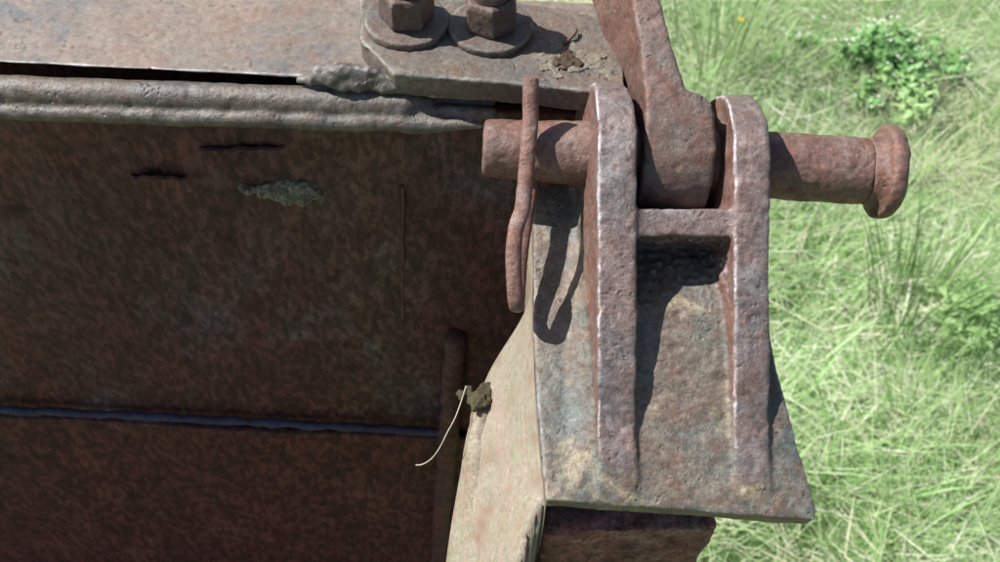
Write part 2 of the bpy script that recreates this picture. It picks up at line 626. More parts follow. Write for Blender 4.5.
# rim: a rolled bar, with a rough weld bead under it
bm = bmesh.new()
pts, rr, pts2, rr2, pts3 = [], [], [], [], []
for k in range(150):
    px = -120 + k * 4.1
    end = min(1.0, (492 - px) / 70 + 0.15)
    c1 = hit_y(px, 91 + 0.036 * px + 0.7 * NZ(Vector((px * 0.02, 1, 7))), Y_LIP)
    c2 = hit_y(px, 111 + 0.031 * px + 1.5 * NZ(Vector((px * 0.025, 5, 2))), Y_LIP - 0.013)
    e1 = max(0.0, min(1.0, (446 - px) / 40))
    pts.append(c1 + Vector((0, 0.010 * (1 - e1), 0)))
    rr.append(0.0130 * (0.35 + 0.65 * e1))
    pts2.append(c2)
    rr2.append(0.0078 * (1 + 0.16 * NZ(Vector((px * 0.04, 2, 8)))) * end)
    pts3.append(c1.lerp(c2, 0.5) + Vector((0, 0.004, 0)))
tube(bm, pts, rr, 20, 0.03, 30)
tube(bm, pts2, rr2, 16, 0.02, 50)
tube(bm, pts3, [0.0095 * (0.5 + 0.5 * r_ / 0.0128) for r_ in rr], 16)
part('rolled_rim', remesh(bm, 0.0017, 5, ((0.0006, 16), (0.0003, 110)), 0.0008, 100), M['lip'])
# torn weld lump where the plate meets the rim
bm = bmesh.new()
pts = [hit_y(px, py, Y_LIP + 0.006) for px, py in ((300, 80), (318, 76), (345, 76), (370, 80), (392, 85))]
tube(bm, pts, [0.003, 0.008, 0.0105, 0.010, 0.008], 14, 0.35, 60)
part('torn_weld', remesh(bm, 0.0018, 2, ((0.0030, 80), (0.0012, 200))), M['lip'])

# dark wall
z_lip = hit_y(250, 100, Y_WALL).z


def wall_grid(x0, x1, z0, z1, y, step, amp, seed):
    nx, nz_ = int((x1 - x0) / step), int((z1 - z0) / step)
    g_ = []
    for j in range(nz_ + 1):
        row = []
        for i in range(nx + 1):
            x, z = x0 + (x1 - x0) * i / nx, z0 + (z1 - z0) * j / nz_
            p = Vector((x, z, seed))
            d = amp * NZ(p * 5) + 0.0012 * NZ(p * 30) + 0.0007 * NZ(p * 90)
            row.append(Vector((x, y + d, z)))
        g_.append(row)
    return g_


bm = bmesh.new()
z_seam0, z_seam1 = hit_y(0, 408, Y_WALL).z, hit_y(430, 431, Y_WALL).z
sheet(wall_grid(-0.80, 0.10, z_seam1 - 0.06, z_lip, Y_WALL, 0.0055, 0.005, 1), Vector((0, 0.012, 0)), bm)
part('upper_wall', mesh_of(bm), M['wall'])
bm = bmesh.new()
gr = wall_grid(-1.0, 0.10, 0.0, (z_seam0 + z_seam1) / 2, Y_WALL - 0.012, 0.0075, 0.004, 6)
sheet(gr, Vector((0, 0.011, 0)), bm)
part('lower_wall', mesh_of(bm), M['wall_low'])
# far side of the hollow beam and its end, so that the body is closed
bm = bmesh.new()
prism(bm, [(-1.0, 0.700, 0), (0.10, 0.700, 0), (0.10, 0.700, Z_TOP - 0.012), (-1.0, 0.700, Z_TOP - 0.012)], Vector((0, 0.012, 0)))
part('far_wall', mesh_of(bm, smooth=False), M['wall_low'])
bm = bmesh.new()
prism(bm, [(0.1015, 0.59, 0), (0.1015, 0.712, 0), (0.1015, 0.712, Z_TOP - 0.012), (0.1015, 0.59, Z_TOP - 0.012)], Vector((0.012, 0, 0)))
part('end_plate', mesh_of(bm, smooth=False), M['wall_low'])
# unseen rusty plate, added at the wall's foot to bounce warm light up
bm = bmesh.new()
fg = []
for j in range(22):
    fg.append([Vector((-1.3 + 1.26 * i / 40, Y_WALL - 0.013 - 1.0 * j / 21, 0.30 + 0.010 * NZ(Vector((i * 0.2, j * 0.2, 4))))) for i in range(41)])
sheet(fg, Vector((0, 0, -0.016)), bm)
part('bounce_floor', mesh_of(bm), M['wall_low'])
# blue-grey weld seam
bm = bmesh.new()
pts, rr = [], []
for k in range(130):
    px = -160 + k * 4.75
    pts.append(hit_y(px, 409 + 0.052 * px + 2.0 * NZ(Vector((px * 0.02, 4, 4))), Y_WALL - 0.011))
    rr.append(0.0062 * (1 + 0.35 * NZ(Vector((px * 0.05, 2, 1)))))
tube(bm, pts, [r_ * 0.85 for r_ in rr], 12, 0.35, 70)
part('weld_seam', mesh_of(bm), M['weld'])
# upright bead in the corner
bm = bmesh.new()
pts = [hit_y(px, py, Y_WALL - 0.012) for px, py in ((456, 342), (453, 380), (449, 430), (444, 490), (438, 562), (430, 650))]
pts = [Vector(p) for p in spline(pts, 14)]
tube(bm, pts, 0.0125, 14, 0.22, 45)
part('corner_bead', mesh_of(bm), M['darkbead'])
# thin upright weld line on the upper wall
bm = bmesh.new()
pts = [hit_y(403 + 1.5 * NZ(Vector((q * 0.05, 1, 1))), q, Y_WALL - 0.001) for q in range(188, 325, 4)]
tube(bm, pts, 0.0016, 8, 0.4, 90)
part('weld_line', mesh_of(bm), M['darkbead'])
# grainy repair patch on the wall, its sunlight put into the pale colour
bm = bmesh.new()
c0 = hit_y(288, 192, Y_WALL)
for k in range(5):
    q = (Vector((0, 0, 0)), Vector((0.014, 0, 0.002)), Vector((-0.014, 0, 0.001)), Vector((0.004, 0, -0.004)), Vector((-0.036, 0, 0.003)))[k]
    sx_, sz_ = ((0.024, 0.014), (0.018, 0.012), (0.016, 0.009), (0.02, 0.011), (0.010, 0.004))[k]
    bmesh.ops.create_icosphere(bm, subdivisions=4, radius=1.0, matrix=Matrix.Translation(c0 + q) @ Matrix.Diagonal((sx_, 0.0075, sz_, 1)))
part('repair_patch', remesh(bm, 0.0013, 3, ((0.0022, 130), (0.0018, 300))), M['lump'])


def jag(px0, py0, px1, py1, w, lift, seed, name, mat):
    """a thin jagged flake, added in place of a crack in the wall"""
    b_ = bmesh.new()
    n = 26
    up_, lo_ = [], []
    for k in range(n + 1):
        t = k / n
        x, y = px0 + (px1 - px0) * t, py0 + (py1 - py0) * t
        y += 3.0 * NZ(Vector((t * 5, seed, 0)))
        e = math.sin(math.pi * t) ** 0.6
        lo_.append(hit_y(x, y + w * e * (0.7 + 0.6 * NZ(Vector((t * 6, seed, 3)))), Y_WALL - 0.002 - lift * e * (0.6 + 0.8 * NZ(Vector((t * 4, seed, 1))))))
        up_.append(hit_y(x, y - w * 0.3 * e, Y_WALL + 0.002))
    sheet([up_, lo_], Vector((0, 0.0025, 0.0015)), b_)
    return part(name, mesh_of(b_, smooth=False), mat)


jag(200, 151, 284, 149, 1.2, 0.005, 2.0, 'crack_flake', M['wall'])  # flakes added where the wall is cracked
jag(130, 178, 186, 179, 1.8, 0.010, 5.0, 'crack_flake', M['darkbead'])

# bolted plate with a cut-off corner
bm = bmesh.new()
poly = [hit_z(px, py, Z_BR) for px, py in ((360, 40), (394, 74), (440, 78), (500, 82), (585, 91), (626, 95), (620, 22), (597, 16),
                                           (556, 6), (520, 2), (440, -5), (360, -12))]
prism(bm, poly, [Vector((0.0, 0.002, -0.0233)) if i < 6 else Vector((0, 0, -0.0233)) for i in range(12)])
br = part('bolted_plate', remesh(bm, 0.0018, 4, ((0.0008, 50), (0.0004, 170)), 0.0008), M['bracket'])


# bolts: stud in a hex nut over a wide washer
def bolt(px, py, turn, tilt):
    base = hit_z(px, py, Z_BR)
    T = Matrix.Translation(base) @ Matrix.Rotation(tilt, 4, 'Y')
    st = bmesh.new()
    n = 22
    rings = []
    for k in range(34):
        z = 0.004 + k * 0.0017
        r_ = 0.0150 + (0.0009 if k % 2 else 0.0)
        if k > 31:
            r_ = 0.0135
        rings.append([T @ Vector((r_ * math.cos(6.2832 * i / n), r_ * math.sin(6.2832 * i / n), z)) for i in range(n)])
    loft(st, rings)
    s = part('bolt', mesh_of(st), M['bolt'])
    w = bmesh.new()
    rings = []
    n = 48
    for r_, z in ((0.030, -0.001), (0.0345, 0.0), (0.0348, 0.0050), (0.0335, 0.0066), (0.0165, 0.0072)):
        rings.append([T @ Vector((r_ * math.cos(6.2832 * i / n), r_ * math.sin(6.2832 * i / n), z)) for i in range(n)])
    loft(w, rings)
    part('washer', remesh(w, 0.0012, 2, ((0.0007, 70), (0.0003, 200))), M['washer'], s)
    nu = bmesh.new()
    a_ = 0.0222
    rings = []
    for sc_, z in ((0.93, 0.0068), (1.0, 0.0095), (1.0, 0.0300), (0.94, 0.0335), (0.85, 0.0345)):
        rg = []
        for i in range(24):
            th = 6.2832 * i / 24 + turn
            loc = ((th - turn) % (math.pi / 3)) - math.pi / 6
            hexr = a_ * 0.89 / math.cos(loc)
            r_ = min(hexr, a_ * 1.02) * sc_
            rg.append(T @ Vector((r_ * math.cos(th), r_ * math.sin(th), z)))
        rings.append(rg)
    loft(nu, rings)
    part('nut', remesh(nu, 0.0011, 2, ((0.0007, 80), (0.0003, 230))), M['bolt'], s)


bolt(407, 24.5, 0.10, 0.02)
bolt(491, 31.0, 0.62, -0.02)

# ------------------------------------------------------------------ forked lug bracket (clevis), one casting
def cs(x, y, d):
    return MW @ Vector((x, y, -d))


def cpx(px, d):
    return (px - 500) / FPX * d


def cpy(py, d):
    return -(py - 281) / FPX * d


def surf(Y):
    return 0.6905 + 0.16 * (Y + 0.125) + 0.62 * max(0.0, Y + 0.018)


def surf_left(Y):
    return 0.6905 + 0.30 * (Y + 0.125)


def lug_solid(bm_, xl_f, xr_f, xl_b, xr_b, yc, R, dc=0.741):
    prof = [(-0.164, surf(-0.164) + 0.005), (-0.157, surf(-0.157) - 0.0006), (-0.140, surf(-0.140) - 0.0024), (-0.120, surf(-0.120) - 0.0040), (-0.10, 0.6892), (-0.075, 0.6868), (0.0, 0.6865), (yc - 0.02, dc - R)]
    for k in range(0, 19):
        th = math.pi * k / 18
        prof.append((yc + R * math.sin(th), dc - R * math.cos(th)))
    prof += [(yc - 0.05, dc + R - 0.005), (0.0, 0.79), (-0.10, 0.75), (-0.168, 0.716)]
    a, b = [], []
    for Y, d in prof:
        t = (d - 0.687) / 0.105
        q = max(0.0, (Y - yc) / R - 0.45) / 0.55
        ins = 0.0065 * q * q
        a.append(cs(xl_f + (xl_b - xl_f) * t + ins, Y, d))
        b.append(cs(xr_f + (xr_b - xr_f) * t - ins, Y, d))
    va = [bm_.verts.new(p) for p in a]
    vb = [bm_.verts.new(p) for p in b]
    bm_.faces.new(va)
    bm_.faces.new(list(reversed(vb)))
    n = len(va)
    for i in range(n):
        bm_.faces.new((va[i], vb[i], vb[(i + 1) % n], va[(i + 1) % n]))


LX0, LX1 = cpx(597.5, 0.688), cpx(637, 0.688)
RX0, RX1 = cpx(734, 0.688), cpx(770, 0.688)
bm = bmesh.new()
lug_solid(bm, LX0, LX1, 0.0575, 0.1005, 0.0975, 0.0545)
lug_solid(bm, RX0, RX1, 0.1545, 0.1985, 0.0885, 0.0540)
# base plate: its left wing lies deeper and rises to the common lower edge
grid = []
NR, NCc = 40, 30
for i in range(NR + 1):
    t = i / NR
    row = []
    pyr = 186 + 315 * t
    lp = np.interp(pyr, [186, 330, 420, 500], [533, 533, 538, 546])
    rp_ = np.interp(pyr, [186, 260, 330, 365, 435, 490, 501], [762, 764, 770, 779, 800, 818, 815])
    for j in range(NCc + 1):
        px = lp + (rp_ - lp) * j / NCc
        py = 186 + (500 + (px - 545) * 0.072 - 186) * t
        Y = 0.0
        wb = max(0.0, min(1.0, (600 - px) / 30))
        wing = 0.020 * min(1.0, (1 - t) * 1.5)
        d = 0.7
        for _ in range(7):
            Y = cpy(py, d)
            d = min(surf(Y), 0.765) * (1 - wb) + (surf_left(Y) + wing) * wb
        row.append(cs(cpx(px, d), Y, d))
    grid.append(row)
nrm = (UC * 0.287 - F0 * 0.958).normalized()
sheet(grid, -nrm * 0.018 - UC * 0.003, bm)


def flank(x_f, w, y0, y1, sgn, deep=0.0):
    # cast fillet that eases a rib down into the plate
    rings_ = []
    for k in range(15):
        Y = y0 + (y1 - y0) * k / 14
        df = max(0.6885, min(surf(Y), 0.70)) + 0.004 if surf(Y) > 0.692 else surf(Y) + 0.001
        db = surf(Y) + 0.004 + deep * (1 - k / 14)
        ww = w * (0.75 + 0.25 * k / 14)
        hh = max(db - df, 0.002)
        rings_.append([cs(x_f + sgn * 0.004, Y, df), cs(x_f - sgn * ww * 0.35, Y, df + hh * 0.62), cs(x_f - sgn * ww, Y, db), cs(x_f + sgn * 0.004, Y, db + 0.004)])
    loft(bm, rings_)


flank(LX0, 0.021, 0.02, -0.158, 1, 0.026)
flank(RX0, 0.015, 0.0, -0.150, 1)
flank(LX1, 0.005, -0.02, -0.150, -1)
flank(RX1, 0.008, -0.02, -0.150, -1)
# crossbar between the lugs
prism(bm, [cs(LX1 - 0.01, cpy(209, 0.695), 0.6895), cs(LX1 - 0.01, cpy(237, 0.695), 0.6895), cs(LX1 - 0.01, cpy(252, 0.705), 0.80),
           cs(LX1 - 0.01, cpy(209, 0.705), 0.80)], RC * (RX0 - LX1 + 0.02))
INV = MW.inverted()


def pocket_rough(p):
    q = INV @ p
    if LX1 - 0.002 < q.x < RX0 + 0.002 and -0.024 < q.y < 0.033 and q.z < -0.700:
        fd = max(0.0, min(1.0, (q.y + 0.024) / 0.03))
        return fd * (0.0020 * NZ(p * 190) + 0.0010 * NZ(p * 380))
    return 0.0


cast = remesh(bm, 0.0016, 10, ((0.0012, 18), (0.0005, 60), (0.0003, 170)), 0.0009, 120, extra=pocket_rough)


def which(c):
    p = INV @ c
    d = -p.z
    t = (d - 0.687) / 0.105
    lx0, lx1 = LX0 + (0.0575 - LX0) * t - 0.003, LX1 + (0.1005 - LX1) * t + 0.002
    rx0, rx1 = RX0 + (0.1545 - RX0) * t - 0.003, RX1 + 0.006
    above = (surf(p.y) if p.x > LX0 else surf_left(p.y)) - d > 0.003 or p.y > 0.07
    if above and lx0 < p.x < lx1:
        return 1
    if above and rx0 < p.x < rx1:
        return 2
    if p.y > 0.026 and lx1 <= p.x <= rx0:
        return 3
    return 0


pl, l1, l2, cb = split(cast, which, 4)
clevis = part('clevis_base', pl, M['clevis'])
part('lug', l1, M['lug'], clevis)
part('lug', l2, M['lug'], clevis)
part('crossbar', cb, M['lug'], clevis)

# block under the bracket
bm = bmesh.new()
yb = 0.300
zt_ = pix(640, 520, 0.70).z - 0.030
xl, xr = hit_y(541, 540, yb).x, hit_y(727, 526, yb).x
prism(bm, [(xl, yb, zt_ - 0.010), (xr, yb + 0.012, zt_ - 0.010), (xr, yb + 0.012, zt_ - 0.40), (xl, yb, zt_ - 0.40)], Vector((0, 0.315, 0)))
part('mounting_block', remesh(bm, 0.0045, 2, ((0.004, 28), (0.0025, 70), (0.0012, 160)), 0.002, 60), M['block'])

# pale cheek plate between wall and bracket
right = [(534, 180, .7755), (533, 260, .760), (533, 330, .7395), (537, 410, .722), (547, 494, .7035), (540, 506, .7035), (527, 540, .7035), (518, 575, .703), (505, 660, .70)]
left = [(532, 180, .785), (529, 255, .775), (527, 306, .762), (489, 372, .788), (468, 430, .786), (460, 475, .784), (452, 520, .782), (446, 562, .78), (434, 660, .776)]
R_ = spline([tuple(pix(*p)) for p in right], 10)
L_ = spline([tuple(pix(*p)) for p in left], 10)
bm = bmesh.new()
grid = []
for j in range(13):
    t = j / 12
    row = []
    for i, (a, b) in enumerate(zip(R_, L_)):
        p = Vector(a).lerp(Vector(b), t)
        # shallow groove along the foot of the bead
        gdep = 0.004 * math.exp(-((t - 0.55) / 0.05) ** 2) if i > 28 else 0.0
        row.append(p + F0 * (gdep + 0.0014 * NZ(p * 35)))
    grid.append(row)
nI = len(grid[0])
for i in range(nI):
    if i > 42:
        grid[0][i] = grid[0][i] + RC * 0.004 * NZ(Vector((i * 0.35, 2, 0)))
sheet(grid, Vector((0.004, 0.0, -0.34)), bm)
cm = mesh_of(bm)
al = [((k % (13 * nI)) % nI) / (nI - 1) * 1.6 for k in range(len(cm.vertices))]
ac = [((k % (13 * nI)) // nI) / 12 for k in range(len(cm.vertices))]
for nm, arr in (('along', al), ('across', ac)):
    at_ = cm.attributes.new(nm, 'FLOAT', 'POINT')
    at_.data.foreach_set('value', arr)
part('cheek_plate', cm, M['cheek'])
bm = bmesh.new()
pts = [pix(*p) for p in ((488, 396, .779), (482, 425, .773), (478, 470, .768), (475, 520, .763), (472, 570, .76), (466, 660, .757))]
pts = [Vector(p) for p in spline([tuple(p) for p in pts], 12)]
tube(bm, [p + F0 * 0.0095 for p in pts], [0.0105 * min(1.0, 0.3 + k_ / 12) for k_ in range(len(pts))], 16, 0.2, 50)
part('cheek_weld', mesh_of(bm), M['cheekweld'])

# ------------------------------------------------------------------ hinge pin
P0, P1 = pix(483, 148, 0.741), pix(896, 173, 0.741)
AX = (P1 - P0).normalized()
LEN = (P1 - P0).length
PA = (F0 - AX * F0.dot(AX)).normalized()
PB = AX.cross(PA)


def lathe(prof, seg=72):
    b_ = bmesh.new()
    rings = []
    for s, r_ in prof:
        c = P0 + AX * s
        rings.append([c + (PA * math.cos(6.28319 * k / seg) + PB * math.sin(6.28319 * k / seg)) * r_ for k in range(seg)])
    loft(b_, rings)
    return b_


pin = empty('hinge_pin', 'long round rusty steel pin with flared head pushed through both lugs', 'pin')
s_head = LEN - 0.0285
sh = lathe([(0.0, 0.019), (0.0015, 0.0212), (0.006, 0.0222), (0.045, 0.0236), (0.075, 0.0248), (0.11, 0.0255), (s_head * 0.7, 0.0258),
            (s_head + 0.004, 0.0258)])
me = remesh(sh, 0.0016, 3, ((0.0010, 35), (0.0005, 110), (0.0003, 240)), 0.0009, 130)
link('shaft', me, M['pin'], pin)
hd = lathe([(s_head + 0.003, 0.0252), (s_head + 0.008, 0.0262), (s_head + 0.0125, 0.0285), (s_head + 0.0140, 0.0350),
            (s_head + 0.0165, 0.0362), (s_head + 0.0225, 0.0362), (s_head + 0.0262, 0.0335), (s_head + 0.0278, 0.026), (s_head + 0.0282, 0.012)])
me = remesh(hd, 0.0016, 2, ((0.0014, 45), (0.0006, 120)), 0.0010, 110)
link('head', me, M['pin'], pin)

# ------------------------------------------------------------------ bent retaining rod
rp = [(531, 78, .7030), (530.5, 100, .7050), (530, 128, .7080), (526, 172, .7085), (522.5, 208, .7065), (516, 230, .7055), (513.5, 258, .7050), (515, 293, .7055),
      (516, 304, .7085), (517, 307, .7150), (517, 303, .7215), (518, 285, .7255), (521, 250, .7300), (526, 215, .7350), (530, 190, .7400), (532, 160, .7410)]
pts = [Vector(p) for p in spline([tuple(pix(*p)) for p in rp], 8)]
bm = bmesh.new()
rings = []
for i_, p in enumerate(pts):
    t_ = (pts[min(i_ + 1, len(pts) - 1)] - pts[max(i_ - 1, 0)]).normalized()
    a_ = (RC - t_ * RC.dot(t_)).normalized()
    b_ = t_.cross(a_)
    rings.append([p + a_ * (0.0061 * math.cos(6.28319 * k / 20)) + b_ * (0.0042 * math.sin(6.28319 * k / 20)) for k in range(20)])
loft(bm, rings)
tag(link('retaining_rod', remesh(bm, 0.0011, 1, ((0.0003, 80), (0.0002, 220)), 0.0004, 170), M['rod']),
    'bent rusty hairpin rod hooked over the plain end of the pin', 'retaining pin')

# ------------------------------------------------------------------ link between the lugs
lk = empty('drag_link', 'thick rusty forged link with a round eye held between the two lugs', 'link')
bm = bmesh.new()
hub_c = pix(677, 159, 0.741)
seg = 56
rings = []
hx0, hx1 = -0.0322, 0.0212
for s, r_ in ((hx0, 0.0415), (hx0 + 0.0025, 0.0434), (hx0 + 0.026, 0.0438), (hx1 - 0.0025, 0.0434), (hx1, 0.0415)):
    rings.append([hub_c + AX * s + (PA * math.cos(6.28319 * k / seg) + PB * math.sin(6.28319 * k / seg)) * r_ for k in range(seg)])
loft(bm, rings)
secs = []
for Y, fl, fr, df, bl, br_, db in ((0.093, 0.1045, 0.1575, 0.6985, 0.1050, 0.1575, 0.780),
                                   (0.116, 0.1052, 0.1565, 0.6975, 0.1030, 0.1500, 0.778),
                                   (0.129, 0.1058, 0.1555, 0.6985, 0.1005, 0.1530, 0.777),
                                   (0.1355, 0.1060, 0.1480, 0.6992, 0.0990, 0.1450, 0.777),
                                   (0.1395, 0.1060, 0.1355, 0.6998, 0.0980, 0.1340, 0.777),
                                   (0.175, 0.1030, 0.1255, 0.7060, 0.0890, 0.1240, 0.780),
                                   (0.210, 0.0985, 0.1190, 0.7140, 0.0785, 0.1165, 0.785),
                                   (0.280, 0.0890, 0.1080, 0.7300, 0.0590, 0.1030, 0.798),
                                   (0.400, 0.0720, 0.0920, 0.7540, 0.0250, 0.0830, 0.822)):
    secs.append([cs(fl, Y, df), cs(fr, Y, df), cs(br_, Y + 0.004, db), cs(bl, Y + 0.004, db)])
loft(bm, secs)
lme = remesh(bm, 0.0018, 7, ((0.0010, 22), (0.0005, 80), (0.0003, 190)), 0.0010, 110)
eye, shank = split(lme, lambda c: 1 if (INV @ c).y > 0.138 else 0, 2)
link('eye', eye, M['link'], lk)
link('shank', shank, M['link'], lk)


# ------------------------------------------------------------------ loose bits
def clod(name, label, cat, c, n, spread, r0, mat, seed, squash=0.6, group=None):
    b_ = bmesh.new()
    rg = random.Random(seed)
    for _ in range(n):
        q = Vector((rg.gauss(0, spread), rg.gauss(0, spread * 0.7), 0))
        r_ = r0 * rg.uniform(0.5, 1.2)
        t_ = bmesh.ops.create_icosphere(b_, subdivisions=3, radius=r_)
        for v in t_['verts']:
            p = v.co.copy()
            v.co = c + q + Vector((p.x, p.y, p.z * squash)) * (1 + 0.4 * NZ(p / r_ * 1.4 + q * 300)) + Vector((0, 0, r_ * squash * 0.5))
    return tag(link(name, remesh(b_, r0 * 0.22, 4, ((r0 * 0.35, 0.55 / r0), (r0 * 0.2, 1.4 / r0))), mat), label, cat, group)


clod('mud_clod', 'crumbly dark dried mud clod on the bolted plate beside the link', 'mud', hit_z(567, 63, Z_BR), 30, 0.0050, 0.0030, M['mud'], 3)
cr = clod('mud_crust', 'pale crusty film of dried mud spread over the end of the bolted plate', 'mud', hit_z(562, 60, Z_BR), 90, 0.0115, 0.0050, M['crust'], 5, 0.10)
bm = bmesh.new()
a, b = hit_z(565, 45, Z_BR), hit_z(576, 34, Z_BR)
a.z += 0.0014
b.z += 0.0040
m_ = a.lerp(b, 0.55) + Vector((0.002, 0, 0.001))
tube(bm, [Vector(p) for p in spline([tuple(a), tuple(m_), tuple(b)], 8)], 0.0013, 8, 0.2, 200)
tag(link('twig', mesh_of(bm), M['twig']), 'tiny dark twig lying on the bolted plate above the mud clod', 'twig')
clod('dirt_clump', 'crumbly grey brown clump of dirt and moss lodged atop the pale cheek plate', 'dirt', pix(480, 398, .779), 70, 0.0065, 0.0042, M['moss'], 9, 0.9)
bm = bmesh.new()
sp = [(466, 386, .777), (461, 402, .772), (455, 418, .769), (447, 433, .770), (440, 447, .775), (432, 458, .785), (423, 464, .795), (416, 465, .805)]
tube(bm, [Vector(p) for p in spline([tuple(pix(*p)) for p in sp], 8)], 0.00045, 6)
tag(link('dry_straw', mesh_of(bm), M['straw']), 'single thin pale dry grass straw hanging beside the dirt clump', 'straw')


# ------------------------------------------------------------------ meadow
def field(x, y, f, seed):
    r_ = np.random.default_rng(seed)
    s = np.zeros_like(x)
    for k in range(7):
        a_ = r_.uniform(0, 6.283)
        w = f * r_.uniform(0.6, 1.9)
        s += np.sin(w * (x * math.cos(a_) + y * math.sin(a_)) + r_.uniform(0, 6.283))
    return s / 2.6


def blades(name, x, y, z, length, width, az, lean, curl, dry, tint, mat, parent=None):
    """curved tapering blades: arrays of one value per blade -> one mesh"""
    n = len(x)
    t = np.array([0.0, 0.36, 0.70, 1.0])
    wd = np.array([0.8, 1.0, 0.7, 0.0])
    ang = lean[:, None] + curl[:, None] * t[None, :]
    ds = length[:, None] * np.array([0.0, 0.36, 0.34, 0.30])[None, :]
    hz = np.cumsum(np.sin(ang) * ds, 1)
    vt = np.cumsum(np.cos(ang) * ds, 1)
    cx, cy = np.cos(az), np.sin(az)
    px = x[:, None] + hz * cx[:, None]
    py = y[:, None] + hz * cy[:, None]
    pz = np.maximum(z[:, None] + vt, 0.006)
    tw = nrg.normal(0, 0.5, n)
    sx = -np.sin(az + tw)[:, None] * width[:, None] * wd[None, :] * 0.5
    sy = np.cos(az + tw)[:, None] * width[:, None] * wd[None, :] * 0.5
    V = np.zeros((n, 7, 3), np.float32)
    for k in range(3):
        V[:, 2 * k] = np.stack([px[:, k] - sx[:, k], py[:, k] - sy[:, k], pz[:, k]], 1)
        V[:, 2 * k + 1] = np.stack([px[:, k] + sx[:, k], py[:, k] + sy[:, k], pz[:, k]], 1)
    V[:, 6] = np.stack([px[:, 3], py[:, 3], pz[:, 3]], 1)
    base = (np.arange(n) * 7)[:, None]
    loops = (base + np.array([0, 1, 3, 2, 2, 3, 5, 4, 4, 5, 6])[None, :]).astype(np.int32)
    starts = ((np.arange(n) * 11)[:, None] + np.array([0, 4, 8])[None, :]).astype(np.int32).ravel()
    me_ = bpy.data.meshes.new(name)
    me_.vertices.add(n * 7)
    me_.vertices.foreach_set('co', V.ravel())
    me_.loops.add(n * 11)
    me_.loops.foreach_set('vertex_index', loops.ravel())
    me_.polygons.add(n * 3)
    me_.polygons.foreach_set('loop_start', starts)
    me_.update(calc_edges=True)
    for nm, arr in (('dry', dry), ('tint', tint)):
        at = me_.attributes.new(nm, 'FLOAT', 'POINT')
        at.data.foreach_set('value', np.repeat(np.clip(arr, 0, 1), 7).astype(np.float32))
    me_.polygons.foreach_set('use_smooth', [True] * (n * 3))
    return link(name, me_, mat, parent)


def meadow():
    X, Y = [], []
    for x0, x1, y0, y1, dens in ((0.05, 2.3, 0.35, 3.7, 33000), (2.3, 3.6, 0.0, 4.6, 5000), (-1.5, 2.3, 3.7, 4.8, 4500), (-1.5, 0.05, 0.80, 3.7, 4500)):
        n = int((x1 - x0) * (y1 - y0) * dens)
        X.append(nrg.uniform(x0, x1, n))
        Y.append(nrg.uniform(y0, y1, n))
    x, y = np.concatenate(X), np.concatenate(Y)
    k = ~((x < 0.16) & (y > 0.29) & (y < 0.73))
    x, y = x[k], y[k]
    n = len(x)
    # gather towards tufts
    cl = 0.55 * field(x, y, 14, 3) + 0.6 * field(x, y, 5, 8)
    x = x + 0.03 * field(x, y, 22, 5)
    y = y + 0.03 * field(x, y, 22, 6)
    az = 1.2 * field(x, y, 2.6, 21) + 1.4 * field(x, y, 9, 22) + nrg.normal(0, 1.35, n) + 1.2
    length = np.clip(nrg.gamma(5, 0.026, n) * (1 + 0.25 * cl), 0.04, 0.32)
    lean = np.abs(nrg.normal(0.62, 0.42, n))
    curl = nrg.normal(0.75, 0.35, n)
    width = np.where(nrg.uniform(0, 1, n) < 0.05, nrg.uniform(0.005, 0.008, n), nrg.uniform(0.0012, 0.0036, n))
    dp = 0.32 + 0.40 * field(x, y, 3.2, 31) + 0.16 * field(x, y, 11, 32)
    dry = (nrg.uniform(0, 1, n) < dp).astype(float) * nrg.uniform(0.6, 1, n) + nrg.uniform(0, 0.25, n)
    width = np.where(dry > 0.5, width * 0.65, width)
    lean = np.where(dry > 0.5, lean + 0.35, lean)
    # thatch: short dead pieces lying low, and a few brown stalks
    th = nrg.uniform(0, 1, n) < 0.10
    lean = np.where(th, nrg.uniform(1.3, 1.6, n), lean)
    curl = np.where(th, nrg.normal(0, 0.15, n), curl)
    dry = np.where(th, 1.0, dry)
    tint = np.clip(0.5 + 0.40 * field(x, y, 5, 41) + nrg.normal(0, 0.26, n), 0, 1)
    z0 = np.where(th, nrg.uniform(0.02, 0.10, n), 0.0)
    # low broad-leaved weeds in patches between the grass
    m = 60000
    wx, wy = nrg.uniform(0.1, 2.4, m), nrg.uniform(0.3, 3.8, m)
    keep = (field(wx, wy, 4.5, 51) + 0.5 * field(wx, wy, 15, 52) > 1.35) & ~((wx < 0.16) & (wy > 0.29) & (wy < 0.73))
    wx, wy = wx[keep], wy[keep]
    m = len(wx)
    cat_ = lambda a_, b_: np.concatenate([a_, b_])
    wl = nrg.uniform(0.018, 0.05, m)
    x, y, z0 = cat_(x, wx), cat_(y, wy), cat_(z0, nrg.uniform(0.03, 0.15, m))
    length, width = cat_(length, wl), cat_(width, wl * nrg.uniform(0.25, 0.5, m))
    az, lean, curl = cat_(az, nrg.uniform(0, 6.283, m)), cat_(lean, nrg.uniform(0.7, 1.4, m)), cat_(curl, nrg.normal(0.5, 0.3, m))
    dry, tint = cat_(dry, nrg.uniform(0, 0.2, m)), cat_(tint, nrg.uniform(0.4, 1.0, m))
    n = len(x)
    tag(blades('grass', x, y, z0, length, width, az, lean, curl, dry, tint, M['grass']),
        'long tangled green and straw coloured meadow grass', 'grass', kind='stuff')


meadow()


